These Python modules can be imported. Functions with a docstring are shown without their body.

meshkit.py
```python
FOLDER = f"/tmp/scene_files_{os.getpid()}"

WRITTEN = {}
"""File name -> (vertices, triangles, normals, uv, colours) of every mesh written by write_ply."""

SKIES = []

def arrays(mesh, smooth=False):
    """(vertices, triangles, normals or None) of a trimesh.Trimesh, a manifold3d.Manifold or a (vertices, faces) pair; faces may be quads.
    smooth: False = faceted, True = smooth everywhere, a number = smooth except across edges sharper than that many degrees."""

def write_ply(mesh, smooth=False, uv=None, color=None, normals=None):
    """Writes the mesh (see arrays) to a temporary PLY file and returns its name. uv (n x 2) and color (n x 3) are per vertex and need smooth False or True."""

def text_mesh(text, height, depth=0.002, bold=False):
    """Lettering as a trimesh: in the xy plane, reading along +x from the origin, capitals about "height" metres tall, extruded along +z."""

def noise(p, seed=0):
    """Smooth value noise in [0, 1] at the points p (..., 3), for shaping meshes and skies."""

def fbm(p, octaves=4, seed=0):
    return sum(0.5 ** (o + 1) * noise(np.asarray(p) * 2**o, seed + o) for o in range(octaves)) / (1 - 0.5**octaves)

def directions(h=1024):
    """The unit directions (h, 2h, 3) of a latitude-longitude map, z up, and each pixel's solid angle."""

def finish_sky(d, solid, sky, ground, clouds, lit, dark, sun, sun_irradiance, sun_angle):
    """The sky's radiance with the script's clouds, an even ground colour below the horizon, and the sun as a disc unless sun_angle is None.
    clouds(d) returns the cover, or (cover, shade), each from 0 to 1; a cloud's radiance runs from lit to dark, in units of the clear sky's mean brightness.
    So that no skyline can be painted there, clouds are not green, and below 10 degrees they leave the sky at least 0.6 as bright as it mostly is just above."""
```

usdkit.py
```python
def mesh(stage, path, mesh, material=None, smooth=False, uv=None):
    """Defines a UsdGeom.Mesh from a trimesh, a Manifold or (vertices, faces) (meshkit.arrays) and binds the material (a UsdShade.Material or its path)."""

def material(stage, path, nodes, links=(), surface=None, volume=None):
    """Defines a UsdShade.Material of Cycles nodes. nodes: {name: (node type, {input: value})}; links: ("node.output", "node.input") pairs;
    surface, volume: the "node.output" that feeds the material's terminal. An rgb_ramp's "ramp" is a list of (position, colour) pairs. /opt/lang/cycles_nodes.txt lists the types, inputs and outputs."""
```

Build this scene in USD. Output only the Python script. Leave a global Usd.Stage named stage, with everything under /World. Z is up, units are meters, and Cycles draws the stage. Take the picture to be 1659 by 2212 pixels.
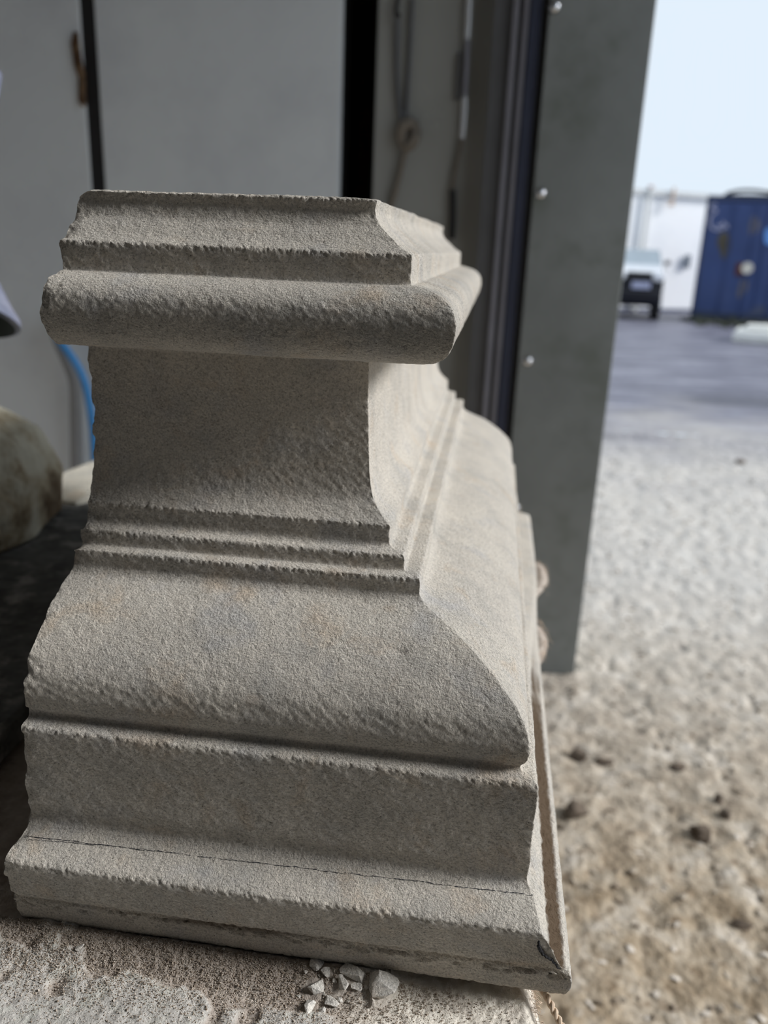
import math, random
import numpy as np, trimesh, usdkit, meshkit
from scipy.interpolate import PchipInterpolator
from scipy.ndimage import gaussian_filter1d
from shapely.geometry import Polygon
from pxr import Usd, UsdGeom, UsdLux, UsdShade, Gf, Sdf, Vt

random.seed(7); RNG = np.random.default_rng(7)
stage = Usd.Stage.CreateInMemory()
UsdGeom.SetStageUpAxis(stage, 'Z'); UsdGeom.SetStageMetersPerUnit(stage, 1.0)
UsdGeom.Xform.Define(stage, '/World')

# ------------------------------------------------------------------ camera
IW, IH, FPX = 1659, 2212, 1780.3957
CAMZ = 1.3
ROT = np.array([[0.99047645, 0.13215381, 0.03862337],      # right
                [0.07717182, -0.30055978, -0.95063575],    # down
                [-0.11402151, 0.94456296, -0.30789594]])   # forward
EYE = np.array([0., 0., CAMZ])
cam = UsdGeom.Camera.Define(stage, '/World/camera')
AP = 20.955
cam.CreateHorizontalApertureAttr(AP); cam.CreateVerticalApertureAttr(AP * IH / IW)
cam.CreateFocalLengthAttr(AP * FPX / IW)
cam.CreateFStopAttr(AP * FPX / IW / 5.4)          # 5.4 mm lens opening
cam.CreateFocusDistanceAttr(0.487)
cam.CreateClippingRangeAttr(Gf.Vec2f(0.05, 500))
cam.CreateExposureAttr(0.0)
M = np.eye(4); M[0, :3] = ROT[0]; M[1, :3] = -ROT[1]; M[2, :3] = -ROT[2]; M[3, :3] = EYE
cam.AddTransformOp().Set(Gf.Matrix4d(*M.ravel().tolist()))

# ------------------------------------------------------------------ light: an overcast sky with the sun behind thin cloud on the right
dome = UsdLux.DomeLight.Define(stage, '/World/sky')
dome.CreateColorAttr(Gf.Vec3f(0.65, 0.735, 0.825)); dome.CreateIntensityAttr(0.38)
sun = UsdLux.DistantLight.Define(stage, '/World/sun')
sun.CreateAngleAttr(18.0); sun.CreateIntensityAttr(13.8); sun.CreateColorAttr(Gf.Vec3f(1.0, 0.985, 0.965))
SUN_TO = np.array([0.85, 0.055, 0.50]); SUN_TO /= np.linalg.norm(SUN_TO)    # direction towards the sun
zx = np.array([0, 0, 1.]); sx = np.cross(zx, SUN_TO); sx /= np.linalg.norm(sx); sy = np.cross(SUN_TO, sx)
SM = np.eye(4); SM[0, :3] = sx; SM[1, :3] = sy; SM[2, :3] = SUN_TO
sun.AddTransformOp().Set(Gf.Matrix4d(*SM.ravel().tolist()))

# ------------------------------------------------------------------ helpers
USED = {}
def numbered(name, parent):
    k = (parent, name); n = USED.get(k, 0); USED[k] = n + 1
    return name if n == 0 else f'{name}_{n:03d}'
def tag(p, label=None, cat=None, group=None, kind=None):
    for k, v in (('label', label), ('category', cat), ('group', group), ('kind', kind)):
        if v: p.SetCustomDataByKey(k, v)
    return p
def thing(name, label=None, cat=None, loc=(0, 0, 0), rotz=0, group=None, kind=None):
    x = UsdGeom.Xform.Define(stage, '/World/' + numbered(name, '/World'))
    x.AddTranslateOp().Set(Gf.Vec3d(*map(float, loc)))
    if rotz: x.AddRotateZOp().Set(float(rotz))
    return tag(x.GetPrim(), label, cat, group, kind)
def path_of(name, parent):
    pp = str(parent.GetPath()) if parent is not None else '/World'
    return pp + '/' + numbered(name, pp)
def part(name, mesh, mat, parent=None, smooth=30, **kw):
    m = usdkit.mesh(stage, path_of(name, parent), mesh, mat, smooth=smooth)
    return tag(m.GetPrim(), kw.get('label'), kw.get('cat'), kw.get('group'), kw.get('kind'))
def raw(name, v, f, n, mat, parent=None, pv=None, **kw):
    m = UsdGeom.Mesh.Define(stage, path_of(name, parent))
    m.CreatePointsAttr(Vt.Vec3fArray.FromNumpy(np.ascontiguousarray(v, np.float32)))
    m.CreateFaceVertexCountsAttr(Vt.IntArray.FromNumpy(np.full(len(f), 3, np.int32)))
    m.CreateFaceVertexIndicesAttr(Vt.IntArray.FromNumpy(np.ascontiguousarray(f, np.int32).ravel()))
    m.CreateSubdivisionSchemeAttr('none')
    if n is not None:
        m.CreateNormalsAttr(Vt.Vec3fArray.FromNumpy(np.ascontiguousarray(n, np.float32))); m.SetNormalsInterpolation('vertex')
    for k, a in (pv or {}).items():
        UsdGeom.PrimvarsAPI(m).CreatePrimvar(k, Sdf.ValueTypeNames.FloatArray, 'vertex').Set(Vt.FloatArray.FromNumpy(np.ascontiguousarray(a, np.float32)))
    UsdShade.MaterialBindingAPI.Apply(m.GetPrim()).Bind(mat)
    return tag(m.GetPrim(), kw.get('label'), kw.get('cat'), kw.get('group'), kw.get('kind'))
def box(x0, x1, y0, y1, z0, z1, bev=0.0):
    e = np.array([x1 - x0, y1 - y0, z1 - z0], float); c = np.array([x0 + x1, y0 + y1, z0 + z1]) / 2
    if bev <= 0:
        m = trimesh.creation.box(e)
    else:
        b = min(bev, e.min() * .45); pts = []
        for s in np.ndindex(2, 2, 2):
            s = np.array(s) * 2 - 1
            for k in range(3):
                q = s * e / 2; o = [i for i in range(3) if i != k]
                for i in o: q[i] -= s[i] * b
                pts.append(q)
        m = trimesh.convex.convex_hull(np.array(pts))
    m.apply_translation(c); return m
def tube(pts, r, n=10, cap=True):
    P = np.asarray(pts, float); R = np.broadcast_to(np.asarray(r, float), (len(P),))
    T = np.gradient(P, axis=0); T /= np.linalg.norm(T, axis=1, keepdims=True)
    u = np.cross(T[0], [0.3, 0.2, 0.93]);
    if np.linalg.norm(u) < 1e-3: u = np.cross(T[0], [1, 0, 0])
    u /= np.linalg.norm(u); V = []
    for i in range(len(P)):
        u = u - T[i] * (u @ T[i]); u /= np.linalg.norm(u); w = np.cross(T[i], u)
        a = np.linspace(0, 2 * np.pi, n, endpoint=False)
        V.append(P[i] + R[i] * (np.cos(a)[:, None] * u + np.sin(a)[:, None] * w))
    V = np.vstack(V); F = []
    for i in range(len(P) - 1):
        for k in range(n):
            a, b = i * n + k, i * n + (k + 1) % n
            F += [[a, b, b + n], [a, b + n, a + n]]
    if cap:
        c0, c1 = len(V), len(V) + 1; V = np.vstack([V, P[0], P[-1]]); e = (len(P) - 1) * n
        for k in range(n): F += [[c0, (k + 1) % n, k], [c1, e + k, e + (k + 1) % n]]
    return trimesh.Trimesh(V, np.array(F), process=False)
def curve(pts, n=40):
    P = np.asarray(pts, float); d = np.r_[0, np.cumsum(np.linalg.norm(np.diff(P, axis=0), axis=1))]
    from scipy.interpolate import CubicSpline
    return CubicSpline(d, P)(np.linspace(0, d[-1], n))
def cyl(r, h, loc, axis=(0, 0, 1), n=24):
    m = trimesh.creation.cylinder(radius=r, height=h, sections=n)
    m.apply_transform(trimesh.geometry.align_vectors([0, 0, 1], axis)); m.apply_translation(loc); return m
cat = trimesh.util.concatenate
def rock(size, seed, sub=2, jag=.12, npts=16):
    g = np.random.default_rng(seed); p = g.normal(size=(npts, 3)); p /= np.linalg.norm(p, axis=1, keepdims=True)
    p *= g.uniform(.8, 1.05, (npts, 1)); m = trimesh.convex.convex_hull(p)
    for _ in range(sub): m = m.subdivide()
    v = m.vertices; nn = meshkit.fbm(v * 2.3 + seed * 3.1, 3, seed) - .5
    v = v * (1 + jag * 2 * nn[:, None]); m = trimesh.Trimesh(v * np.asarray(size) / 2, m.faces, process=False); return m
def at(u, v, X=None, Y=None, Z=None):
    r = ROT.T @ np.array([(u - IW / 2) / FPX, (v - IH / 2) / FPX, 1.])
    s = (X - EYE[0]) / r[0] if X is not None else (Y - EYE[1]) / r[1] if Y is not None else (Z - EYE[2]) / r[2]
    return EYE + s * r
def ss(x, a, b):
    t = np.clip((np.asarray(x, float) - a) / (b - a), 0, 1); return t * t * (3 - 2 * t)

# ------------------------------------------------------------------ materials
def mat(name, nodes, links, surface='p.BSDF'): return usdkit.material(stage, '/World/Looks/' + name, nodes, links, surface=surface)
def plain(name, col, rough=.6, metal=0., var=.12, scale=8., bump=0., bscale=60., spec=.4, dirt=None, dirt_scale=3., coat=0.):
    """a colour varied by noise in place, optional patches of dirt, optional fine relief"""
    c = np.array(col, float)
    N = {'g': ('geometry', {}), 'n': ('noise_texture', {'scale': scale, 'detail': 5, 'roughness': .6}),
         'r': ('rgb_ramp', {'ramp': [(.25, tuple(c * (1 - var))), (.75, tuple(np.minimum(c * (1 + var), 1)))]}),
         'p': ('principled_bsdf', {'roughness': rough, 'metallic': metal, 'specular_ior_level': spec, 'coat_weight': coat})}
    L = [('g.position', 'n.vector'), ('n.fac', 'r.fac')]; out = 'r.color'
    if dirt is not None:
        N['dn'] = ('noise_texture', {'scale': dirt_scale, 'detail': 6, 'roughness': .65})
        N['dr'] = ('rgb_ramp', {'ramp': [(.5, (0, 0, 0)), (.68, (1, 1, 1))]})
        N['dm'] = ('mix_color', {'b': dirt})
        L += [('g.position', 'dn.vector'), ('dn.fac', 'dr.fac'), ('dr.color', 'dm.fac'), (out, 'dm.a')]; out = 'dm.result'
    L.append((out, 'p.base_color'))
    if bump:
        N['bn'] = ('noise_texture', {'scale': bscale, 'detail': 4}); N['b'] = ('bump', {'distance': bump, 'strength': 1.0})
        L += [('g.position', 'bn.vector'), ('bn.fac', 'b.height'), ('b.normal', 'p.normal')]
    return mat(name, N, L)

def stone_mat(name, base=(.675, .635, .575), broken=False):
    b = np.array(base)
    N = {'g': ('geometry', {}),
         'n1': ('noise_texture', {'scale': 22, 'detail': 6, 'roughness': .65}),
         'r1': ('rgb_ramp', {'ramp': [(.28, tuple(b * [.80, .82, .84])), (.5, tuple(b)), (.72, tuple(b * [1.10, 1.10, 1.09]))]}),
         # rusty and bluish clouds in the stone
         'n2': ('noise_texture', {'scale': 30, 'detail': 4, 'roughness': .6, 'distortion': .4}), 'o2': ('mapping', {'location': (3.1, 1.7, 5.2)}),
         'r2': ('rgb_ramp', {'ramp': [(.56, (0, 0, 0)), (.74, (.42, .42, .42))]}), 'm2': ('mix_color', {'b': tuple(b * [.92, .74, .56])}),
         'n3': ('noise_texture', {'scale': 26, 'detail': 4, 'roughness': .6}), 'o3': ('mapping', {'location': (-4.1, 2.3, 1.9)}),
         'r3': ('rgb_ramp', {'ramp': [(.55, (0, 0, 0)), (.74, (.45, .45, .45))]}), 'm3': ('mix_color', {'b': tuple(b * [.76, .82, .95])}),
         # grain and dark pits
         'n4': ('noise_texture', {'scale': 700, 'detail': 4, 'roughness': .7}), 'r4': ('rgb_ramp', {'ramp': [(.3, (.52, .51, .49)), (.47, (.96, .96, .96)), (.7, (1.24, 1.23, 1.21))]}),
         'm4': ('mix_color', {'blend_type': 'multiply', 'fac': 1.0}),
         'v': ('voronoi_texture', {'scale': 210}), 'rv': ('rgb_ramp', {'ramp': [(.05, (.22, .20, .18)), (.10, (1, 1, 1))]}),
         'm5': ('mix_color', {'blend_type': 'multiply', 'fac': .8}),
         'bn': ('noise_texture', {'scale': 620, 'detail': 4, 'roughness': .7}), 'b': ('bump', {'distance': .0024, 'strength': 1.}),
         'p': ('principled_bsdf', {'roughness': .95, 'specular_ior_level': .15, 'diffuse_roughness': .6})}
    L = [('g.position', 'n1.vector'), ('n1.fac', 'r1.fac'), ('g.position', 'o2.vector'), ('o2.vector', 'n2.vector'), ('n2.fac', 'r2.fac'), ('r2.color', 'm2.fac'), ('r1.color', 'm2.a'),
         ('g.position', 'o3.vector'), ('o3.vector', 'n3.vector'), ('n3.fac', 'r3.fac'), ('r3.color', 'm3.fac'), ('m2.result', 'm3.a'),
         ('g.position', 'n4.vector'), ('n4.fac', 'r4.fac'), ('m3.result', 'm4.a'), ('r4.color', 'm4.b'),
         ('g.position', 'v.vector'), ('v.distance', 'rv.fac'), ('m4.result', 'm5.a'), ('rv.color', 'm5.b'),
         ('g.position', 'bn.vector'), ('bn.fac', 'b.height'), ('b.normal', 'p.normal')]
    out = 'm5.result'
    if broken:      # brown fracture where the plinth's edge has come away, marked per vertex
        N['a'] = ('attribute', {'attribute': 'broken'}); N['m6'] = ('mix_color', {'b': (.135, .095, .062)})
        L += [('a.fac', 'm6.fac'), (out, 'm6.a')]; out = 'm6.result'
    L.append((out, 'p.base_color'))
    return mat(name, N, L)

STONE = stone_mat('carved_stone'); STONE_P = stone_mat('carved_stone_broken', broken=True)
CHIP = stone_mat('stone_chip', (.84, .81, .76)); CREAM = stone_mat('cream_stone', (.66, .62, .52))
BLACKPENCIL = plain('pencil', (.035, .037, .045), .9, var=.3, scale=900)
CRACK = plain('crack_dark', (.02, .02, .022), 1., var=.2)
WALLM = plain('white_sheet', (.84, .91, .98), .55, var=.04, scale=2.2, dirt=(.75, .81, .88), dirt_scale=2.0)
DARKVOID = plain('black_gap', (.004, .004, .005), .9, var=.1)
RUBBER = plain('black_rubber', (.02, .02, .022), .6)
RUST = plain('rust', (.10, .055, .03), .85, var=.5, scale=60, dirt=(.36, .25, .15), dirt_scale=25)
GREYPANEL = plain('grey_sheet', (.34, .355, .345), .6, var=.06, scale=3)
POSTM = plain('galvanised_grey', (.245, .265, .265), .42, metal=.15, var=.12, scale=6, dirt=(.18, .20, .185), dirt_scale=5, spec=.5)
STEEL = plain('bright_steel', (.80, .82, .86), .22, metal=1., var=.05)
DARKSTEEL = plain('dark_frame', (.15, .155, .165), .45, metal=.3)
TRACKG = plain('grey_track', (.34, .34, .39), .35, metal=.4)
NAVY = plain('navy_frame', (.055, .065, .11), .45)
SLEEVE = plain('silver_sleeve', (.93, .95, .98), .22, metal=.6, var=.02, spec=.8)
ROPE = plain('old_rope', (.20, .18, .155), .9, var=.2, scale=120)
HOSEBLUE = plain('blue_hose', (.05, .26, .62), .4)
HOSEGREY = plain('grey_hose', (.30, .31, .32), .5)
HOOD = plain('grey_plastic_hood', (.15, .165, .23), .4, var=.2, scale=14, dirt=(.24, .25, .32), dirt_scale=20)
HOODIN = plain('hood_inside', (.02, .028, .022), .7)
WOOD = plain('bench_timber', (.30, .22, .14), .8, var=.3, scale=14)
BENCHDUST = plain('dusty_bench', (.62, .60, .55), .95, var=.2, scale=12, bump=.003, bscale=60)
DARKSLAB = plain('dark_slab', (.12, .12, .115), .8, var=.55, scale=45, dirt=(.36, .345, .32), dirt_scale=30, bump=.003, bscale=70)
CONT = plain('container_blue', (.040, .068, .185), .5, var=.18, scale=1.4, dirt=(.052, .08, .20), dirt_scale=1.5, spec=.3)
CONTD = plain('container_frame', (.03, .045, .10), .5)
CHALK = plain('chalk_scribble', (.36, .37, .50), .9)
RUSTP = plain('rust_patch', (.085, .075, .055), .9, var=.4, scale=6)
GREYP = plain('worn_grey_patch', (.13, .125, .15), .8, var=.3, scale=8)
WHITEP = plain('white_paint', (.82, .83, .82), .6)
SKYBLUE = plain('light_blue_plastic', (.13, .32, .75), .5)
YWALL = plain('yard_wall_white', (.92, .93, .94), .7, var=.03, scale=.8, dirt=(.84, .86, .89), dirt_scale=.6)
YCAP = plain('wall_capping', (.62, .63, .62), .8)
CARB = plain('car_black', (.008, .009, .015), .3, spec=.35, coat=.15)
CARP = plain('car_glass_pale', (.50, .56, .60), .2, spec=.8)
GLASSD = plain('dark_window', (.06, .075, .09), .08, spec=.7)
TYRE = plain('tyre', (.012, .012, .012), .85)
HEADL = plain('headlamp', (.86, .88, .95), .15, spec=.9)
PLATE = plain('number_plate', (.42, .44, .60), .4)
WEED = plain('dark_weeds', (.040, .045, .035), .95, var=.4, scale=20)
WSLAB = plain('white_block', (.72, .72, .69), .8, var=.1)
LUMP = plain('brown_lump', (.13, .10, .075), .95, var=.3, scale=60)
TWINE = plain('twine', (.62, .49, .37), .95, var=.2, scale=400)
FIBRE = plain('fibre', (.60, .47, .36), .95)
GREYWALL = plain('grey_wall', (.55, .57, .60), .7, var=.06, scale=3)
DULLWALL = plain('dull_wall', (.30, .285, .27), .8, var=.08, scale=3)
CEIL = plain('ceiling_sheet', (.30, .29, .28), .8, var=.05)

# sacking caked with stone dust
SACK = mat('dusty_sacking', {
    'g': ('geometry', {}), 'a': ('attribute', {'attribute': 'cake'}), 'a2': ('attribute', {'attribute': 'bare'}),
    'n1': ('noise_texture', {'scale': 90, 'detail': 6, 'roughness': .7}), 'r1': ('rgb_ramp', {'ramp': [(.25, (.34, .28, .235)), (.5, (.48, .42, .37)), (.75, (.62, .57, .51))]}),
    'n2': ('noise_texture', {'scale': 60, 'detail': 6, 'roughness': .7}), 'r2': ('rgb_ramp', {'ramp': [(.3, (.52, .50, .47)), (.5, (.64, .62, .585)), (.62, (.60, .60, .55)), (.75, (.74, .72, .69))]}),
    'm': ('mix_color', {}), 'm2': ('mix_color', {'b': (.88, .83, .74)}),
    'bn': ('noise_texture', {'scale': 420, 'detail': 5, 'roughness': .7}), 'b': ('bump', {'distance': .0022, 'strength': .9}),
    'p': ('principled_bsdf', {'roughness': 1., 'specular_ior_level': .1})},
    [('g.position', 'n1.vector'), ('n1.fac', 'r1.fac'), ('g.position', 'n2.vector'), ('n2.fac', 'r2.fac'), ('a.fac', 'm.fac'), ('r1.color', 'm.a'), ('r2.color', 'm.b'),
     ('m.result', 'm2.a'), ('a2.fac', 'm2.fac'), ('m2.result', 'p.base_color'), ('g.position', 'bn.vector'), ('bn.fac', 'b.height'), ('b.normal', 'p.normal')])

# ground: pale stone dust trodden over dark damp tarmac, thinning out into the yard
GROUND = mat('dusty_ground', {
    'g': ('geometry', {}), 's': ('separate_xyz', {}), 'nw': ('noise_texture', {'scale': .9, 'detail': 5, 'roughness': .6}),
    'wa': ('math', {'math_type': 'multiply_add', 'value2': 5.0}), 'd': ('map_range', {'from_min': 7.2, 'from_max': 10.5, 'to_min': 1., 'to_max': 0., 'clamp': True}),
    'n1': ('noise_texture', {'scale': 9, 'detail': 7, 'roughness': .7}),
    'r1': ('rgb_ramp', {'ramp': [(.30, (.18, .13, .08)), (.43, (.33, .26, .18)), (.55, (.44, .37, .285)), (.70, (.57, .52, .455))]}),
    'n3': ('noise_texture', {'scale': 34, 'detail': 4, 'roughness': .6}), 'r3': ('rgb_ramp', {'ramp': [(.32, (.42, .34, .26)), (.46, (1, 1, 1))]}), 'm3': ('mix_color', {'blend_type': 'multiply', 'fac': .75}),
    'nf': ('map_range', {'from_min': 1.5, 'from_max': 3.4, 'to_min': 0., 'to_max': 1., 'clamp': True}),
    'mw': ('mix_color', {'b': (.56, .56, .555)}), 'mf': ('math', {'math_type': 'multiply', 'value2': .62}),
    'n2': ('noise_texture', {'scale': 3.5, 'detail': 6, 'roughness': .7}), 'o2': ('mapping', {'scale': (.28, .8, 1)}), 'ex': ('math', {'math_type': 'multiply_add', 'value2': .62, 'value3': -1.92}), 'ey': ('math', {'math_type': 'multiply_add', 'value2': 2.6, 'value3': -21.6}), 'ex2': ('math', {'math_type': 'power', 'value2': 2.}), 'ey2': ('math', {'math_type': 'power', 'value2': 2.}), 'exa': ('math', {'math_type': 'absolute'}), 'eya': ('math', {'math_type': 'absolute'}), 'es': ('math', {'math_type': 'add'}), 'en': ('math', {'math_type': 'multiply_add', 'value2': 1.6}), 'em': ('map_range', {'from_min': 1.3, 'from_max': 2.1, 'to_min': .68, 'to_max': 0., 'clamp': True}), 'md': ('mix_color', {'b': (.055, .055, .07)}),
    'r2': ('rgb_ramp', {'ramp': [(.34, (.075, .075, .10)), (.48, (.135, .135, .175)), (.58, (.20, .20, .25)), (.70, (.34, .34, .385))]}),
    'mx': ('mix_color', {}), 'bn': ('noise_texture', {'scale': 70, 'detail': 5}), 'b': ('bump', {'distance': .012, 'strength': .8}),
    'rr': ('map_range', {'from_min': 0., 'from_max': 1., 'to_min': .42, 'to_max': .95}),
    'p': ('principled_bsdf', {'specular_ior_level': .35})},
    [('g.position', 's.vector'), ('g.position', 'nw.vector'), ('nw.fac', 'wa.value1'), ('s.y', 'wa.value3'), ('wa.value', 'd.value'),
     ('g.position', 'n1.vector'), ('n1.fac', 'r1.fac'), ('g.position', 'n3.vector'), ('n3.fac', 'r3.fac'), ('r1.color', 'm3.a'), ('r3.color', 'm3.b'),
     ('s.y', 'nf.value'), ('nf.result', 'mf.value1'), ('mf.value', 'mw.fac'), ('m3.result', 'mw.a'),
     ('g.position', 'o2.vector'), ('o2.vector', 'n2.vector'), ('n2.fac', 'r2.fac'), ('d.result', 'mx.fac'), ('r2.color', 'mx.a'), ('mw.result', 'mx.b'), ('mx.result', 'md.a'), ('s.x', 'ex.value1'), ('s.y', 'ey.value1'), ('ex.value', 'exa.value1'), ('ey.value', 'eya.value1'), ('exa.value', 'ex2.value1'), ('eya.value', 'ey2.value1'), ('ex2.value', 'es.value1'), ('ey2.value', 'es.value2'), ('n2.fac', 'en.value1'), ('es.value', 'en.value3'), ('en.value', 'em.value'), ('em.result', 'md.fac'), ('md.result', 'p.base_color'),
     ('d.result', 'rr.value'), ('rr.result', 'p.roughness'), ('g.position', 'bn.vector'), ('bn.fac', 'b.height'), ('b.normal', 'p.normal')])

# ------------------------------------------------------------------ the setting
def grid(xs, ys, zfun):
    X, Y = np.meshgrid(xs, ys, indexing='xy'); Z = zfun(X, Y); nx = len(xs)
    v = np.c_[X.ravel(), Y.ravel(), Z.ravel()]
    i = np.arange(len(ys) - 1)[:, None] * nx + np.arange(nx - 1)[None]; i = i.ravel()
    f = np.vstack([np.c_[i, i + 1, i + nx + 1], np.c_[i, i + nx + 1, i + nx]])
    return v, f
def smooth_normals(v, f):
    n = np.zeros_like(v); fn = np.cross(v[f[:, 1]] - v[f[:, 0]], v[f[:, 2]] - v[f[:, 0]])
    for k in range(3): np.add.at(n, f[:, k], fn)
    return n / np.maximum(np.linalg.norm(n, axis=1, keepdims=True), 1e-20)
def floor_z(X, Y):
    P = np.stack([X, Y, X * 0], -1)
    near = 1 - ss(Y, 6, 12)
    a = (meshkit.fbm(P * 6, 3, 3) - .5) * .022 + (meshkit.fbm(P * 26, 3, 5) - .5) * .022 * near
    pit = ss(meshkit.noise(P * 22 + 7.7, 9), .70, .92) * .010 * (1 - ss(Y, 3, 6))
    return np.minimum((a - pit) * near - .004 * 0, .012)
xs = np.r_[-3.2, -2, -1, -.4, np.arange(0.1, 2.4, .009), np.linspace(2.45, 6.0, 60)]
ys = np.r_[-4., -2, -.5, .3, np.arange(.95, 2.9, .009), np.linspace(2.95, 6.5, 130)]
v, f = grid(xs, ys, floor_z)
raw('floor', v, f, smooth_normals(v, f), GROUND, kind='structure')
v, f = grid(np.linspace(-14, 26, 81), np.r_[np.linspace(6.5, 22, 90), 30, 45], lambda X, Y: floor_z(X, Y) * (1 - ss(Y, 6.5, 9)) * (np.abs(X) < 0) - 0.003 * ss(Y, 6.5, 7))
raw('yard', v, f, None, GROUND, kind='structure')
# yard either side of the part of the floor that runs out through the doorway
v, f = grid(np.linspace(6, 26, 20), np.linspace(-14, 6.5, 20), lambda X, Y: X * 0 - .002); raw('yard', v, f, None, GROUND, kind='structure')

ZC, XO, YO = 3.5, .95, .06      # ceiling; the shed is open on its right side under the roof edge, x = XO, from y = YO on
part('wall_left', box(-3.2, -3.1, -4, 2.9, 0, ZC), GREYWALL, kind='structure')
part('wall_right', box(XO, XO + .1, -4, YO, 0, ZC), DULLWALL, kind='structure')
part('trim_2', box(XO, XO + .1, YO + .001, 2.435, 3.15, ZC - .001), DULLWALL, kind='structure')     # beam over the open side
part('wall_front', box(-3.2, XO + .1, -4.1, -4, 0, ZC), DULLWALL, kind='structure')
part('ceiling', box(-3.2, XO + .12, -4.1, 2.95, ZC, ZC + .08), CEIL, kind='structure')
wb = thing('wall_back', kind='structure')
part('panel', box(-3.1, -1.2708, 2.6, 2.64, 0, ZC, .004), WALLM, wb)
part('panel', box(-1.2253, -.4908, 2.6, 2.64, 0, ZC, .004), WALLM, wb)
part('panel', box(-.388, -.040, 2.6, 2.64, 0, ZC, .004), GREYPANEL, wb)
part('seal_strip', box(-1.2708, -1.2253, 2.606, 2.63, 0, ZC), RUBBER, wb)
part('backing', box(-3.1, .30, 2.86, 2.9, 0, ZC), DARKVOID, wb)
part('gap_lining', box(-.50, -.4908, 2.64, 2.86, 0, ZC), DARKVOID, wb)
part('gap_lining', box(-.388, -.379, 2.64, 2.86, 0, ZC), DARKVOID, wb)

# door frame with its sliding tracks, left of the post
tr = thing('trim_1', kind='structure')
part('frame', box(-.062, .075, 2.50, 2.60, 0, ZC), DARKSTEEL, tr)
part('track', box(-.0124, .0036, 2.474, 2.50, 0, ZC, .004), TRACKG, tr)
part('track', box(.0147, .0300, 2.474, 2.50, 0, ZC, .004), TRACKG, tr)
part('edge_strip', box(.0325, .0640, 2.470, 2.50, 0, ZC, .003), NAVY, tr)

post = thing('steel_post', 'tall grey galvanised steel door post with bright round screw heads', 'post', (0, 0, 0))
part('front_face', box(.0800, .345, 2.44, 2.444, 0, ZC, .0015), POSTM, post)
part('side_flange', box(.0800, .0840, 2.444, 2.60, 0, ZC), POSTM, post)
part('side_flange', box(.3410, .345, 2.444, 2.78, 0, ZC), POSTM, post)
part('core', box(.0845, .3405, 2.4442, 2.60, 0, ZC), DARKSTEEL, post)
for x, z in ((.0887, 1.8965), (.0962, 1.45), (.1024, .9965), (.106, .55), (.083 + .004, 2.35)):
    hd = trimesh.creation.icosphere(3, .012); hd.vertices[:, 1] *= .6
    wsh = cyl(.016, .0025, (0, .001, 0), (0, 1, 0), 20)
    hd = cat([hd, wsh]); hd.apply_translation((x + .004, 2.4385, z))
    part('screw', hd, STEEL, post, label='bright round screw head')

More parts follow.
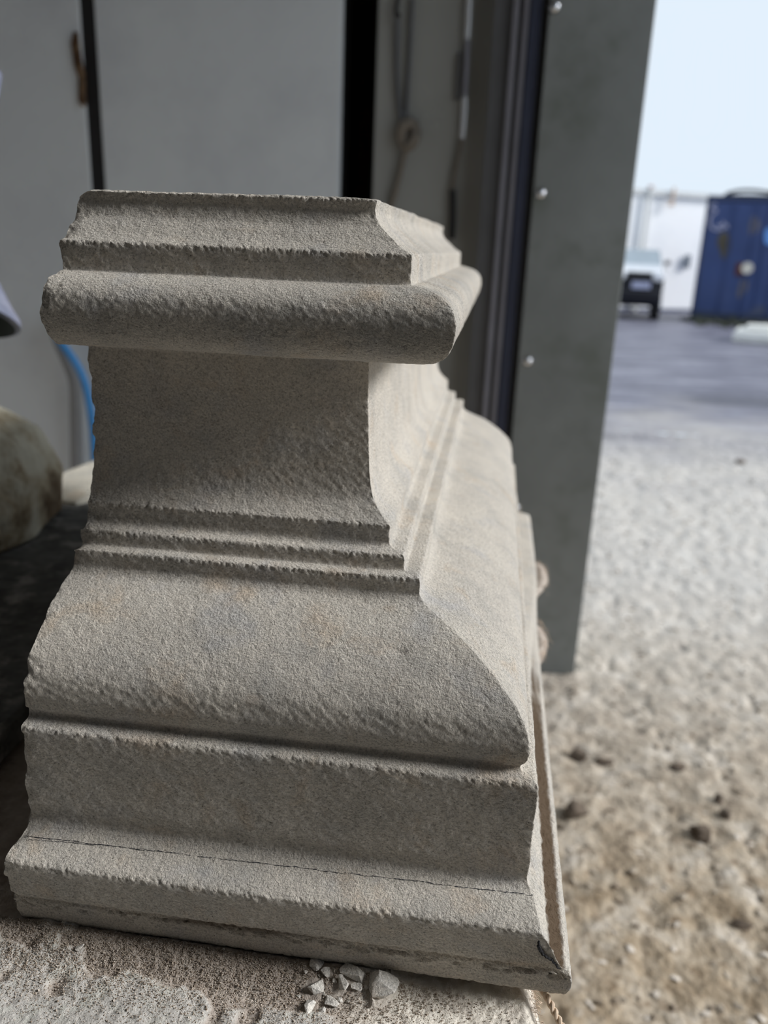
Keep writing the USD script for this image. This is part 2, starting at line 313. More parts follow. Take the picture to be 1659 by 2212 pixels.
# ------------------------------------------------------------------ things hanging on the back wall
def wp(u, v, Y): return at(u, v, Y=Y)
rb = thing('rusty_hinge', 'broken rusty hinge strip on the black seal between the white wall panels', 'hinge', (-1.2708, 2.6, 1.66))
hp = np.array([[-.014, 0, .20], [-.006, 0, .20], [-.001, 0, .13], [.004, 0, .09], [.002, 0, .01], [-.004, 0, .0], [-.014, 0, .015], [-.010, 0, .08], [-.018, 0, .11], [-.022, 0, .17]])
m = trimesh.creation.extrude_polygon(Polygon(hp[:, [0, 2]] * [1.3, 1.]), .010, engine='earcut'); m.apply_transform(trimesh.transformations.rotation_matrix(math.pi / 2, [1, 0, 0])); m.apply_translation((0, -.0002, 0))
part('plate', m, RUST, rb); part('pin', tube([[-.003, -.012, .03], [-.003, -.012, .15]], .004), RUST, rb)

rp = thing('hanging_rope', 'old grey rope with a round knot and loop hanging beside the black gap', 'rope', (-.3, 2.585, 1.3))
O = np.array([-.3, 2.585, 1.3])
part('hook', tube(curve([wp(861, -12, 2.585) - O, wp(856, 18, 2.58) - O, wp(858, 34, 2.575) - O, wp(864, 30, 2.575) - O], 20), .006), RUBBER, rp, label='small black hook')
part('cord', tube(curve([wp(859, 36, 2.588) - O, wp(858, 120, 2.59) - O, wp(860, 200, 2.59) - O, wp(868, 262, 2.588) - O], 30), .007), DARKSTEEL, rp)
part('cord', tube(curve([wp(892, -10, 2.588) - O, wp(886, 110, 2.59) - O, wp(880, 210, 2.59) - O, wp(876, 262, 2.588) - O], 30), .006), DARKSTEEL, rp)
a = np.linspace(0, 2 * np.pi, 40); c0 = wp(882, 290, 2.58) - O
part('knot_loop', tube(np.c_[c0[0] + .020 * np.cos(a), c0[1] + .006 * np.sin(2 * a), c0[2] + .030 * np.sin(a)], .017, cap=False), ROPE, rp)
part('rope_tail', tube(curve([wp(878, 318, 2.583) - O, wp(870, 350, 2.583) - O, wp(858, 400, 2.583) - O, wp(838, 470, 2.585) - O, wp(826, 560, 2.587) - O], 30), .009), ROPE, rp)

ch = thing('pull_cord', 'door pull cord with bright silver sleeves and a black handle on the grey panel', 'cord', (-.13, 2.58, 1.3)); O = np.array([-.13, 2.58, 1.3])
def cp(u, v): return wp(u, v, 2.58) - O
part('sleeve', tube([cp(1016, -30), cp(1013, 30), cp(1010, 86)], .0095, 24), SLEEVE, ch, label='upper bright silver sleeve')
part('link', tube([cp(1010, 88), cp(1008, 150), cp(1004, 206)], .0078), TRACKG, ch)
part('sleeve', tube(curve([cp(1004, 210), cp(1003, 250), cp(1001, 275), cp(998, 300)], 12), np.linspace(.0098, .0085, 12), 24), SLEEVE, ch, label='lower bright silver sleeve')
part('cord', tube(curve([cp(999, 292), cp(992, 330), cp(984, 370), cp(978, 412)], 20), .0062), ROPE, ch)
part('handle', tube(curve([cp(978, 410), cp(978, 460), cp(976, 516)], 10), .0095), RUBBER, ch, label='black handle')
part('wall_bar', box(*(np.array([cp(991, 150)[0] - .006, cp(991, 150)[0] + .006])), .004, .018, .40, .52), DARKSTEEL, ch)

h1 = part('grey_pipe', tube(np.vstack([curve([wp(122, 690, 2.55), wp(124, 725, 2.55), wp(144, 775, 2.55), wp(163, 835, 2.55)], 24)[:-1], [wp(164, 850, 2.55), wp(165, 940, 2.55), wp(167, 1100, 2.55)]]), .021), HOSEGREY)
tag(h1, 'grey pipe bending down the white wall behind the moulded stone, beside the blue hose', 'pipe')
h2 = part('blue_hose', tube(curve([wp(112, 690, 2.49), wp(122, 725, 2.49), wp(148, 762, 2.49), wp(177, 810, 2.49), wp(192, 865, 2.49), wp(203, 960, 2.49), wp(215, 1150, 2.49)], 50), .013), HOSEBLUE)
tag(h2, 'bright blue air hose hanging in front of the white wall left of the moulded stone', 'hose')

# ------------------------------------------------------------------ the yard
WA = 26.0; WP = np.array([3.34, 21.3, 0]); WN = np.array([math.sin(math.radians(WA)), -math.cos(math.radians(WA)), 0])    # the wall runs away to the right
def at_wall(u, v, out=0.):
    r = ROT.T @ np.array([(u - IW / 2) / FPX, (v - IH / 2) / FPX, 1.]); q = EYE + r * (((WP + WN * out - EYE) @ WN) / (r @ WN)); return q
yw = thing('yard_wall', 'long white wall with a flat capping at the far side of the yard', 'wall', WP, WA, kind='structure')
part('panel', box(-16, 0, 0, .2, 0, 2.66), YWALL, yw); part('panel', box(0.02, 22, .03, .2, 0, 2.66), YWALL, yw)
part('capping', box(-16, 22, -.06, .26, 2.66, 2.77), YCAP, yw); part('footing', box(-16, 22, -.04, .03, 0, .07), CONTD, yw)
q = at_wall(1394, 500, .08); t = thing('wall_post', 'slim pale post against the white yard wall above the dark car', 'post', (q[0], q[1], 0), WA)
part('shaft', box(-.04, .04, -.035, .035, 0, 2.80, .01), YCAP, t); part('cap', box(-.055, .055, -.05, .05, 2.80, 2.86, .015), plain('cap_red', (.50, .36, .33), .7), t)
PALERUST = plain('pale_rust', (.55, .42, .33), .8)
q = at_wall(1455, 420, .10); t = thing('wall_bracket', 'small pale rusty bracket hooked over the capping of the white yard wall', 'bracket', (q[0], q[1], q[2]), WA)
part('strap', box(-.03, .03, -.02, .02, -.22, .16, .01), PALERUST, t); part('foot', box(-.09, .05, -.02, .03, -.26, -.18, .01), PALERUST, t)
q = at_wall(1485, 565, .031); bx = thing('meter_box', 'small dark grey box on the white yard wall beside the blue container', 'box', q, WA)
part('body', box(-.07, .07, -.03, .03, -.16, .16, .015), plain('box_grey', (.16, .20, .25), .5), bx); part('lid', box(-.06, .06, -.036, -.03, -.14, .14, .002), plain('box_lid', (.12, .15, .19), .5), bx)

ct = thing('storage_container', 'dark blue steel storage container with rust patches, chalk scribbles and a round white lock', 'container', (4.245, 19.2, 0), -13)
part('body', box(0.02, 2.42, .03, 1.5, .12, 2.50), CONT, ct)
for i in range(2): part('door', box(.06 + i * 1.17, 1.20 + i * 1.17, 0, .05, .20, 2.44, .02), CONT, ct)
for x in (0, 2.36): part('corner_post', box(x, x + .08, -.02, .12, .02, 2.52, .01), CONTD, ct)
part('top_rail', box(0, 2.44, -.02, .10, 2.44, 2.55, .02), CONTD, ct); part('bottom_rail', box(0, 2.44, -.02, .10, .08, .22, .02), CONTD, ct)
for x in (.55, .98, 1.5, 1.95): part('lock_rod', tube([[x, -.03, .15], [x, -.03, 2.46]], .018), CONT, ct)
CA = math.radians(-13); CR = np.array([[math.cos(CA), -math.sin(CA), 0], [math.sin(CA), math.cos(CA), 0], [0, 0, 1]]); CN = CR @ np.array([0, -1., 0]); CO = np.array([4.245, 19.2, 0])
def cx(u, v):      # a place on the container's front, in its own frame
    r = ROT.T @ np.array([(u - IW / 2) / FPX, (v - IH / 2) / FPX, 1.]); q = EYE + r * (((CO - EYE) @ CN) / (r @ CN)); return CR.T @ (q - CO)
def blob(u, v, w, h, seed, y=-.008):
    g = np.random.default_rng(seed); t = np.linspace(0, 2 * np.pi, 28, endpoint=False); c = cx(u, v)
    rr = 1 + .18 * np.sin(2 * t + g.uniform(0, 6)) + .12 * np.sin(3 * t + g.uniform(0, 6))
    m = trimesh.creation.extrude_polygon(Polygon(np.c_[w * rr * np.cos(t), h * rr * np.sin(t)]), .006, engine='earcut')
    m.apply_transform(trimesh.transformations.rotation_matrix(math.pi / 2, [1, 0, 0])); m.apply_translation((c[0], y + .004, c[2])); return m
part('rust_patch', blob(1565, 528, .13, .26, 1), RUSTP, ct, label='large brown rust patch')
part('worn_patch', blob(1629, 487, .085, .22, 2), GREYP, ct); part('worn_patch', blob(1604, 622, .085, .21, 3), GREYP, ct); part('worn_patch', blob(1640, 672, .20, .09, 4), plain('faint_patch', (.07, .085, .15), .7), ct)
sc = [cx(u, v) + [0, -.012, 0] for u, v in ((1548, 440), (1539, 450), (1548, 456), (1537, 466), (1534, 478), (1536, 490), (1548, 497), (1558, 494))]
sc2 = [cx(u, v) + [0, -.012, 0] for u, v in ((1562, 478), (1560, 486), (1550, 488), (1562, 494), (1568, 486), (1572, 494))]
part('chalk_mark', tube(curve(sc, 60), .022, 6), CHALK, ct); part('chalk_mark', tube(curve(sc2, 50), .020, 6), CHALK, ct)
lc = cx(1614, 579); part('lock', cyl(.115, .07, (lc[0], -.035, lc[2]), (0, 1, 0)), plain('lock_cream', (.72, .68, .60), .5), ct, label='round white lock')
part('lock_guard', box(lc[0] - .22, lc[0] - .08, -.05, 0, lc[2] - .16, lc[2] + .10, .01), plain('lock_rust', (.10, .035, .03), .8), ct)
bc = cx(1662, 514); part('sticker', blob(1662, 512, .11, .16, 6), SKYBLUE, ct, label='light blue patch')
TARP = plain('dark_tarp', (.03, .03, .032), .7); tp = thing('roof_sheet', 'crumpled black tarpaulin lying along the roof of the blue container', 'tarpaulin', (4.245, 19.2, 2.555), -13)
part('fold', tube(curve([[x, .06, .05 + h] for x, h in ((.35, -.02), (.5, .03), (.8, .06), (1.2, .02), (1.6, -.01), (2.2, .03))], 40), .035, 8), TARP, tp); part('sheet', box(.3, 2.3, .06, 1.4, 0, .03, .01), TARP, tp)

# dark weeds along the container's foot
wv = []
for k in range(150):
    x = RNG.uniform(4.1, 6.5); y = 19.2 - .23 * (x - 4.245) - .05 - abs(RNG.normal(0, .75)); h = RNG.uniform(.04, .13) * (1.1 - min(1, (19.2 - y) / 3))
    wv.append(rock((RNG.uniform(.12, .35), RNG.uniform(.1, .3), h * 1.6), k, 0, .2, 10).apply_translation((x, y, h * .4)))
wd = part('weeds', cat(wv), WEED, kind='stuff', smooth=False); tag(wd, 'dark weeds and litter along the foot of the blue container', 'weeds')
ws = thing('white_block', 'broken white slab lying on the tarmac in front of the blue container', 'slab', (4.45, 14.6, 0), -18)
m = box(-.46, .9, -.30, .42, 0, .20, .04); m = m.subdivide().subdivide(); m.vertices += (meshkit.fbm(m.vertices * 4, 3, 2)[:, None] - .5) * .06 * np.array([1, 1, .6]); m.vertices[:, 2] = np.maximum(m.vertices[:, 2], 0); part('slab', m, WSLAB, ws)
m = box(-.30, .8, -.16, .36, .20, .275, .03); m = m.subdivide().subdivide(); m.vertices += (meshkit.fbm(m.vertices * 5, 3, 4)[:, None] - .5) * .04; part('upper_sheet', m, WSLAB, ws)

# small dark car by the yard wall, partly behind the post
cr = thing('car', 'small dark car with two bright headlamps parked nose-on by the white yard wall', 'car', (2.93, 18.4, 0), -8)
def prism(pts, x0, x1, taper=0.):
    p = np.array(pts, float); n = len(p)
    v = np.vstack([np.c_[np.full(n, x0) , p], np.c_[np.full(n, x1), p]])
    m = trimesh.creation.extrude_polygon(Polygon(p), x1 - x0, engine='earcut'); w = m.vertices; m.vertices = np.c_[w[:, 2] + x0, w[:, 0], w[:, 1]]; m.fix_normals(); return m
bp = [(0.02, .36), (0, .55), (.02, .88), (.12, 1.00), (.75, 1.10), (.80, 1.10), (1.95, 1.10), (2.1, .95), (2.12, .40), (1.95, .28), (.15, .28)]
part('body', prism(bp, -.50, .50), CARB, cr)
part('cabin', trimesh.convex.convex_hull(np.array([(s * w, y, z) for s in (-1, 1) for (w, y, z) in ((.46, .72, 1.09), (.38, 1.15, 1.42), (.38, 1.6, 1.44), (.46, 1.95, 1.09))])), CARP, cr)
part('windscreen', trimesh.convex.convex_hull(np.array([(s * w, y, z) for s in (-1, 1) for (w, y, z) in ((.42, .74, 1.12), (.36, 1.10, 1.39), (.42, .755, 1.13), (.36, 1.12, 1.40))]) - [0, .012, 0]), CARP, cr)
for s in (-1, 1):
    h = trimesh.creation.icosphere(2, 1.); h.vertices *= (.125, .05, .105); h.apply_translation((s * .385, .0, .90)); part('headlamp', h, HEADL, cr)
    part('wing_mirror', box(s * .56 - .06, s * .56 + .06, .78, .86, 1.12, 1.22, .02), CARB, cr)
    for y in (.42, 1.68): w = part('wheel', cyl(.28, .16, (s * .43, y, .28), (1, 0, 0), 28), TYRE, cr); part('hub', cyl(.15, .02, (s * .52, y, .28), (1, 0, 0), 20), STEEL, w)
part('bonnet', trimesh.convex.convex_hull(np.array([(s * w, y, z) for s in (-1, 1) for (w, y, z) in ((.47, .02, .955), (.47, .02, .985), (.47, .74, 1.10), (.47, .74, 1.13))])), HEADL, cr, label='pale bonnet')
part('grille', box(-.26, .26, -.012, .02, .82, .97, .01), RUBBER, cr)
part('number_plate', box(-.13, .25, -.03, -.005, .64, .78, .006), PLATE, cr)
part('bumper', box(-.52, .50, -.05, .08, .44, .60, .03), CARB, cr)

# ------------------------------------------------------------------ bench, sacking, stone dust
ZB = .8625
be = thing('work_bench', 'heavy timber work bench under the moulded stone, dusty at its back edge', 'bench', (-.58, .72, 0))
part('bench_top', box(-.75, .62, -.66, .655, ZB - .07, ZB, .004), BENCHDUST, be)
for x in (-.68, .50):
    for y in (-.58, .58): part('leg', box(x - .045, x + .045, y - .045, y + .045, 0.0, ZB - .07, .004), WOOD, be)
part('rail', box(-.68, .50, .55, .60, .2, .3, .003), WOOD, be); part('rail', box(-.68, .50, -.60, -.55, .2, .3, .003), WOOD, be)

SO = np.array([-0.07566996, 0.52884526, 1.32648833])     # the stone's own origin (top front arris) in the room
Wc, Ls = .1926, .6245
def edge_x(y):
    k = np.array([(.0, .056), (.33, .058), (.365, .0600), (.40, .0560), (.5, .05), (.70, .055), (.79, .064), (.825, .083), (.862, .089), (.90, .084), (.935, .068), (.96, .066), (.99, .080), (1.02, .094), (1.05, .099), (1.09, .096), (1.13, .080), (1.17, .058), (1.3, .05)])
    return PchipInterpolator(k[:, 0], k[:, 1])(y)
ys = np.r_[np.linspace(.07, .27, 30)[:-1], np.arange(.27, .42, .0011), np.linspace(.4215, .60, 90), np.linspace(.61, 1.32, 160)]
us = np.r_[np.linspace(-.95, -.42, 60)[:-1], np.arange(-.42, -.0005, .0011), 0]
U, Yg = np.meshgrid(us, ys, indexing='xy'); Xg = edge_x(Yg) + U
P = np.stack([Xg, Yg, Xg * 0], -1)
front_y = SO[1] - .1435                      # front of the plinth
dist = front_y - Yg
cake_n = meshkit.fbm(P * 26 + [3.3, 0, 0], 4, 21)
# broad pale cakes of dried dust, leaving a granular brown band along the stone's foot
bandw = .010 + .024 * meshkit.noise(np.stack([Xg * 9, Xg * 0, Xg * 0], -1) + 4.2, 2)
cake = ss(cake_n + .16 * ss(dist, bandw, bandw + .012) - .26 * (1 - ss(dist, bandw - .01, bandw + .006)), .44, .54)
rightness = ss(Xg, -.075, -.02)
cake = cake * (1 - .75 * rightness) ; bare = rightness * (.55 + .45 * ss(meshkit.fbm(P * 90, 3, 5), .35, .6))
zz = .8795 + (meshkit.fbm(P * 12, 3, 8) - .5) * .006 + cake * .0022 + (meshkit.noise(P * 760, 4) - .5) * (.0013 - .0007 * cake) + (meshkit.fbm(P * 180, 2, 14) - .5) * .0016
zz += .0045 * (1 - ss(np.abs(dist - .004), .004, .024)) * (1 - ss(Xg, -.06, -.01))     # dust banked against the stone
zz -= .0055 * ss(Xg, -.055, .03) * (dist > -.2)                                       # falls away to the right
zz += .010 * np.exp(-((Xg + .315) / .030) ** 2 - ((Yg - .45) / .06) ** 2)      # a heap of dust at the stone's left end
inside = (Yg > front_y + .003) & (Xg > -.266) & (Xg < .072) & (Yg < 1.153); zz = np.where(inside, np.minimum(zz, .8816), zz)
edge = ss(-U, 0, .012); zz = zz - .006 * (1 - edge) ** 2
lift = ss(Xg, .072, .10); zz += .010 * lift
V = np.c_[Xg.ravel(), Yg.ravel(), zz.ravel()]; nx, ny = len(us), len(ys)
i = (np.arange(ny - 1)[:, None] * nx + np.arange(nx - 1)[None]).ravel()
F = np.vstack([np.c_[i, i + 1, i + nx + 1], np.c_[i, i + nx + 1, i + nx]])
e = np.arange(ny) * nx + nx - 1; n0 = len(V); low = V[e] - [0.004, 0, 0.008]; low[:, 2] = np.where(low[:, 0] > .045, np.maximum(V[e, 2] - .006, ZB + .0012), ZB + .0006); V = np.vstack([V, low])
j = np.arange(ny - 1); F = np.vstack([F, np.c_[e[:-1], n0 + j, n0 + j + 1], np.c_[e[:-1], n0 + j + 1, e[1:]]])
# underside strip of the parts that stick out past the bench
n1 = len(V); V = np.vstack([V, np.c_[np.full(ny, .03), ys, np.full(ny, ZB + .0006)]]); F = np.vstack([F, np.c_[n0 + j, n1 + j, n1 + j + 1], np.c_[n0 + j, n1 + j + 1, n0 + j + 1]])
sk = thing('sacking', 'old sacking caked with pale stone dust, spread on the bench under the moulded stone', 'cloth')
pad = lambda a, val: np.r_[a.ravel(), np.full(2 * ny, val)]
raw('cloth', V, F, smooth_normals(V, F), SACK, sk, {'cake': pad(cake, 0), 'bare': pad(bare * (1 - lift) * (Yg < .6), 0.)})
# frayed fibres along the right edge
pts, cnt = [], []
for k in range(620):
    y = RNG.uniform(.20, .43) if k < 430 else RNG.uniform(.78, 1.12); x = float(edge_x(y)) - RNG.uniform(0, .006); z = .8735 + RNG.uniform(-.003, .003)
    if y > .5: z = .885 + RNG.uniform(-.003, .003)
    d = np.array([RNG.uniform(.3, 1.1), RNG.normal(0, .6), RNG.uniform(-.9, .4)]); ln = RNG.uniform(.002, .0075)
    q = np.array([x, y, z])
    for t in (0, .35, .7, 1.): pts.append(q + d * ln * t + np.array([0, 0, -.002]) * t * t + RNG.normal(0, .0004, 3) * (t > 0))
    cnt.append(4)
bcv = UsdGeom.BasisCurves.Define(stage, str(sk.GetPath()) + '/fringe'); bcv.CreateTypeAttr('linear'); bcv.CreatePointsAttr(Vt.Vec3fArray.FromNumpy(np.array(pts, np.float32)))
bcv.CreateCurveVertexCountsAttr(Vt.IntArray(cnt)); bcv.CreateWidthsAttr(Vt.FloatArray([.00022])); bcv.SetWidthsInterpolation('constant')
UsdShade.MaterialBindingAPI.Apply(bcv.GetPrim()).Bind(FIBRE); tag(bcv.GetPrim(), kind='stuff')

# twine hanging from under the stone's corner
path = curve([(.040, .402, .8795), (.0618, .389, .8795), (.0685, .376, .8770), (.0765, .3665, .8690), (.083, .360, .850), (.086, .356, .80), (.084, .355, .72)], 260)
T = np.gradient(path, axis=0); T /= np.linalg.norm(T, axis=1, keepdims=True); s = np.r_[0, np.cumsum(np.linalg.norm(np.diff(path, axis=0), axis=1))]
A = np.cross(T, [0, 1, 0]); A /= np.linalg.norm(A, axis=1, keepdims=True); B = np.cross(T, A)
tw = thing('twine', 'short twisted natural twine hanging down from under the stone corner', 'string')
for k in range(2):
    ph = s / .0085 * 2 * np.pi + k * np.pi
    part('strand', tube(path + .00105 * (np.cos(ph)[:, None] * A + np.sin(ph)[:, None] * B), .00125, 8), TWINE, tw)

# ------------------------------------------------------------------ the moulded stone
PROF = [  # part, shape, rows of (front projection, side projection, far side projection or None, height)
    ('cavetto', [(-.0045, .0003), (-.0008, 0), (.0004, -.0008), (-.0009, -.0067), (.0024, -.0144), (.0092, -.0204), (.0176, -.0271), (.0249, -.0310)]),
    ('fillet', [(.0249, -.0310), (.0254, -.033), (.0252, -.045), (.0259, -.0488)]),
    ('roll', [(.0259, -.0488), (.0300, -.0491), (.0347, -.0502), (.0433, -.0528), (.0497, -.0570), (.0537, -.0629), (.055, -.0701), (.0542, -.0765), (.0518, -.0842), (.0476, -.0890), (.0425, -.0916), (.036, -.0932)]),
    ('soffit', [(.036, -.0932), (.012, -.0960), (.000, -.0968), (-.002, -.0985)]),
    ('neck', [(-.002, -.0985), (-.002, -.121), (-.0010, -.1385), (0, -.1542), (.0014, -.1709), (.0051, -.188), (.0112, -.1962), (.0186, -.2020)]),
    ('fillet', [(.0186, -.2020), (.0184, -.2119), (.0190, -.2150), (.0214, -.2166), (.0290, -.2175)]),
    ('fillet', [(.0290, -.2175), (.0300, -.2195), (.0302, -.2262), (.0310, -.2280), (.0412, -.2278)]),
    ('fillet', [(.0412, -.2278), (.0420, -.2300), (.0420, -.2391)]),
    ('ovolo', [(.0420, -.2391), (.0462, -.2430), (.0566, -.2470), (.0714, -.2527), (.0833, -.2591), (.0948, -.2670), (.1049, -.2755), (.1119, -.2850), (.1141, -.2923), (.1150, -.2988), (.1142, -.304), (.113, -.308)]),
    ('groove', [(.113, -.308), (.1110, -.3112), (.1116, -.3133), (.1195, -.3152)]),
    ('fascia', [(.1195, -.3152), (.1212, -.3172), (.1215, -.3242), (.1212, -.3435), (.1211, -.3569), (.1215, -.3694), (.1208, -.3797), (.1217, -.3835)]),
    ('plinth', [(.1217, .1217, .1217, -.3835), (.126, .1236, .127, -.3858), (.135, .1256, .136, -.3868), (.147, .1282, .147, -.3895), (.1508, .1292, .1490, -.3915), (.1512, .1318, .1500, -.3945), (.1505, .137, .1500, -.404), (.1497, .1432, .1500, -.4150),
                (.1490, .1462, .1490, -.4172), (.1445, .1468, .1480, -.4184), (.1432, .1475, .1480, -.4205), (.1456, .1488, .1490, -.4238), (.1450, .1497, .1495, -.4270), (.1440, .1505, .1500, -.431), (.1430, .1500, .1490, -.438), (.1410, .1455, .1450, -.4430), (.139, .143, .143, -.4440)])]
rows, owner = [], []
for k, (nm, pr) in enumerate(PROF):
    a = np.array([(r[0], r[0], r[0], r[1]) if len(r) == 2 else r for r in pr], float)
    d = np.r_[0, np.cumsum(np.linalg.norm(np.diff(a[:, [0, 3]], axis=0), axis=1))]
    n = max(4, int(d[-1] / .00085)); t = np.linspace(0, d[-1], n)
    q = PchipInterpolator(d, a)(t)
    if k: q = q[1:]
    rows.append(q); owner += [k] * len(q)
rows = np.vstack(rows); owner = np.array(owner); rows = gaussian_filter1d(rows, .8, axis=0, mode='nearest')
R_ = len(rows); py, px, pf, pz = rows.T
nF = 400; tF = np.linspace(0, 1, nF)
g = np.cumsum(np.r_[0, np.geomspace(.0009, .0055, 270)]); tS = g / g[-1]; nS = len(tS) - 1
xl = -Wc + np.maximum(0, .008 * (1 - np.clip(-pz / .005, 0, 1)))          # the top left corner is knocked off
Xf = xl[:, None] + (px - xl)[:, None] * tF[None]; Yf = np.repeat(-py[:, None], nF, 1); Zf = np.repeat(pz[:, None], nF, 1)
Ysd = -py[:, None] + (Ls + py)[:, None] * tS[None, 1:]; bl = ss(Ysd, .10, .42)
Xs = px[:, None] * (1 - bl) + pf[:, None] * bl; Zs = np.repeat(pz[:, None], nS, 1)
G = np.stack([np.hstack([Xf, Xs]), np.hstack([Yf, Ysd]), np.hstack([Zf, Zs])], -1); C_ = nF + nS
def grid_n(G):
    du = np.gradient(G, axis=1); dv = np.gradient(G, axis=0); n = np.cross(dv, du)
    return n / np.maximum(np.linalg.norm(n, axis=-1, keepdims=True), 1e-12)
# normals of the two faces, averaged at the mitre
N0 = np.concatenate([grid_n(G[:, :nF]), grid_n(G[:, nF - 1:])[:, 1:]], 1); N0[:, nF - 1] = N0[:, nF - 2] + N0[:, nF + 1]; N0 /= np.linalg.norm(N0, axis=-1, keepdims=True)
brk = ss(px, .1325, .1345) * (1 - ss(px, .1440, .1458)) * (owner == len(PROF) - 1) * (pz < -.3925)
sidey = np.concatenate([np.full((R_, nF), -1.), Ysd], 1)
broken = brk[:, None] * (sidey > -.9) * (1 - ss(sidey + .10 * (meshkit.noise(G * 60, 6) - .5), .10, .24))
Pn = G
dsp = (meshkit.fbm(Pn * 22, 3, 1) - .5) * .0014 + (meshkit.fbm(Pn * 110, 2, 2) - .5) * .0005 + (meshkit.fbm(Pn * 300, 2, 3) - .5) * .0008
# arrises are bruised: convex edges lose material in small nibbles
curv = np.zeros(R_); tang = np.diff(np.c_[py, pz], axis=0); ang = np.unwrap(np.arctan2(tang[:, 1], tang[:, 0])); curv[1:-1] = np.diff(ang)
curv = gaussian_filter1d(np.maximum(0, -curv), 1.6) ; arr = np.clip((curv - .05) / .10, 0, 1)
mitre = np.exp(-np.abs(np.arange(C_) - (nF - 1)) / 3.)
am = np.maximum(arr[:, None], mitre[None] * .8)
nib = ss(meshkit.fbm(Pn * np.array([480, 480, 300]) + 9, 3, 12), .40, .80)
dsp -= am * nib * .0007
dsp += broken * (meshkit.fbm(Pn * 300, 3, 31) - .55) * .0055
left = np.exp(-(G[..., 0] + Wc) / .004) * (sidey < -.5); dsp -= left * ss(meshkit.fbm(Pn * 110, 3, 17), .35, .75) * .0022
# a chip out of the ovolo face and a bed crack
chip = at(855, 1425, Y=SO[1] - .095) - SO
dsp -= .0016 * np.exp(-(((G - chip) / [.007, .02, .0035]) ** 2).sum(-1)) * (.5 + meshkit.noise(Pn * 300, 5))
# pitted band under the plinth's lip
band = np.exp(-((pz + .4262) / .0030) ** 2)[:, None] * (sidey < -.5); dsp -= band * ss(meshkit.fbm(Pn * np.array([230, 230, 330]), 3, 41), .48, .66) * .0034
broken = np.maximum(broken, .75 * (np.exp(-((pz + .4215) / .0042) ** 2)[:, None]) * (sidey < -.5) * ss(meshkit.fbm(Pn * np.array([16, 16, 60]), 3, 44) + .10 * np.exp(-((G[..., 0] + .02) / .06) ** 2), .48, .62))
G = G + N0 * dsp[..., None]
# ragged left arris: nudge the first columns sideways
nud = (meshkit.fbm(np.stack([pz * 90, pz * 0, pz * 0], -1), 4, 51) - .5) * .005
G[:, :14, 0] += (nud[:, None] * np.exp(-np.arange(14) / 4.)[None]) + .0
NN = np.concatenate([grid_n(G[:, :nF]), grid_n(G[:, nF - 1:])[:, 1:]], 1); NN[:, nF - 1] = NN[:, nF - 2] + NN[:, min(nF, C_ - 1)]; NN /= np.linalg.norm(NN, axis=-1, keepdims=True)
base = SO + [0, 0, -.444]
ms = thing('moulded_stone', 'large carved grey stone base block with stepped mouldings and a roll, standing on the bench', 'carved stone', base)
GL = G - [0, 0, -.444]
ORD = 1
for k, (nm, _) in enumerate(PROF):
    ri = np.where(owner == k)[0]; r0, r1 = max(ri[0] - 1, 0) if k else 0, ri[-1]
    sub = GL[r0:r1 + 1]; nr = r1 - r0 + 1
    i = (np.arange(nr - 1)[:, None] * C_ + np.arange(C_ - 1)[None]).ravel()
    F = np.vstack([np.c_[i, i + C_ + 1, i + 1], np.c_[i, i + C_, i + C_ + 1]])
    raw(nm, sub.reshape(-1, 3), F, NN[r0:r1 + 1].reshape(-1, 3), STONE_P if nm == 'plinth' else STONE, ms, {'broken': broken[r0:r1 + 1].ravel()} if nm == 'plinth' else None)
from scipy.spatial import cKDTree
def capmesh(pts2, make):
    pg = Polygon(pts2)
    if not pg.is_valid:
        pg = pg.buffer(0); pg = max(getattr(pg, 'geoms', [pg]), key=lambda g: g.area)
    v2, f2 = trimesh.creation.triangulate_polygon(pg, engine='earcut'); m = trimesh.Trimesh(make(v2), f2, process=False); return m
lc = GL[:, 0]; xm = float(np.median(lc[:, 0]))
part('sawn_end', capmesh(np.r_[lc[:, 1:], [[Ls, lc[-1, 2]], [Ls, lc[0, 2]]]], lambda v: np.c_[np.where(cKDTree(lc[:, 1:]).query(v)[0] < 1e-5, lc[cKDTree(lc[:, 1:]).query(v)[1], 0], xm), v]), STONE, ms, smooth=False)
rc = GL[:, -1]
part('sawn_back', capmesh(np.r_[rc[:, [0, 2]], [[xm, rc[-1, 2]], [xm, rc[0, 2]]]], lambda v: np.c_[v[:, 0], np.full(len(v), Ls), v[:, 1]]), STONE, ms, smooth=False)
for nm, r in (('top_bed', GL[0]), ('bottom_bed', GL[-1])):
    part(nm, capmesh(np.r_[r[:, :2], [[xm, Ls]]], lambda v, r=r: np.c_[v, np.where(cKDTree(r[:, :2]).query(v)[0] < 1e-5, r[cKDTree(r[:, :2]).query(v)[1], 2], r[:, 2].mean())]), STONE, ms, smooth=False)

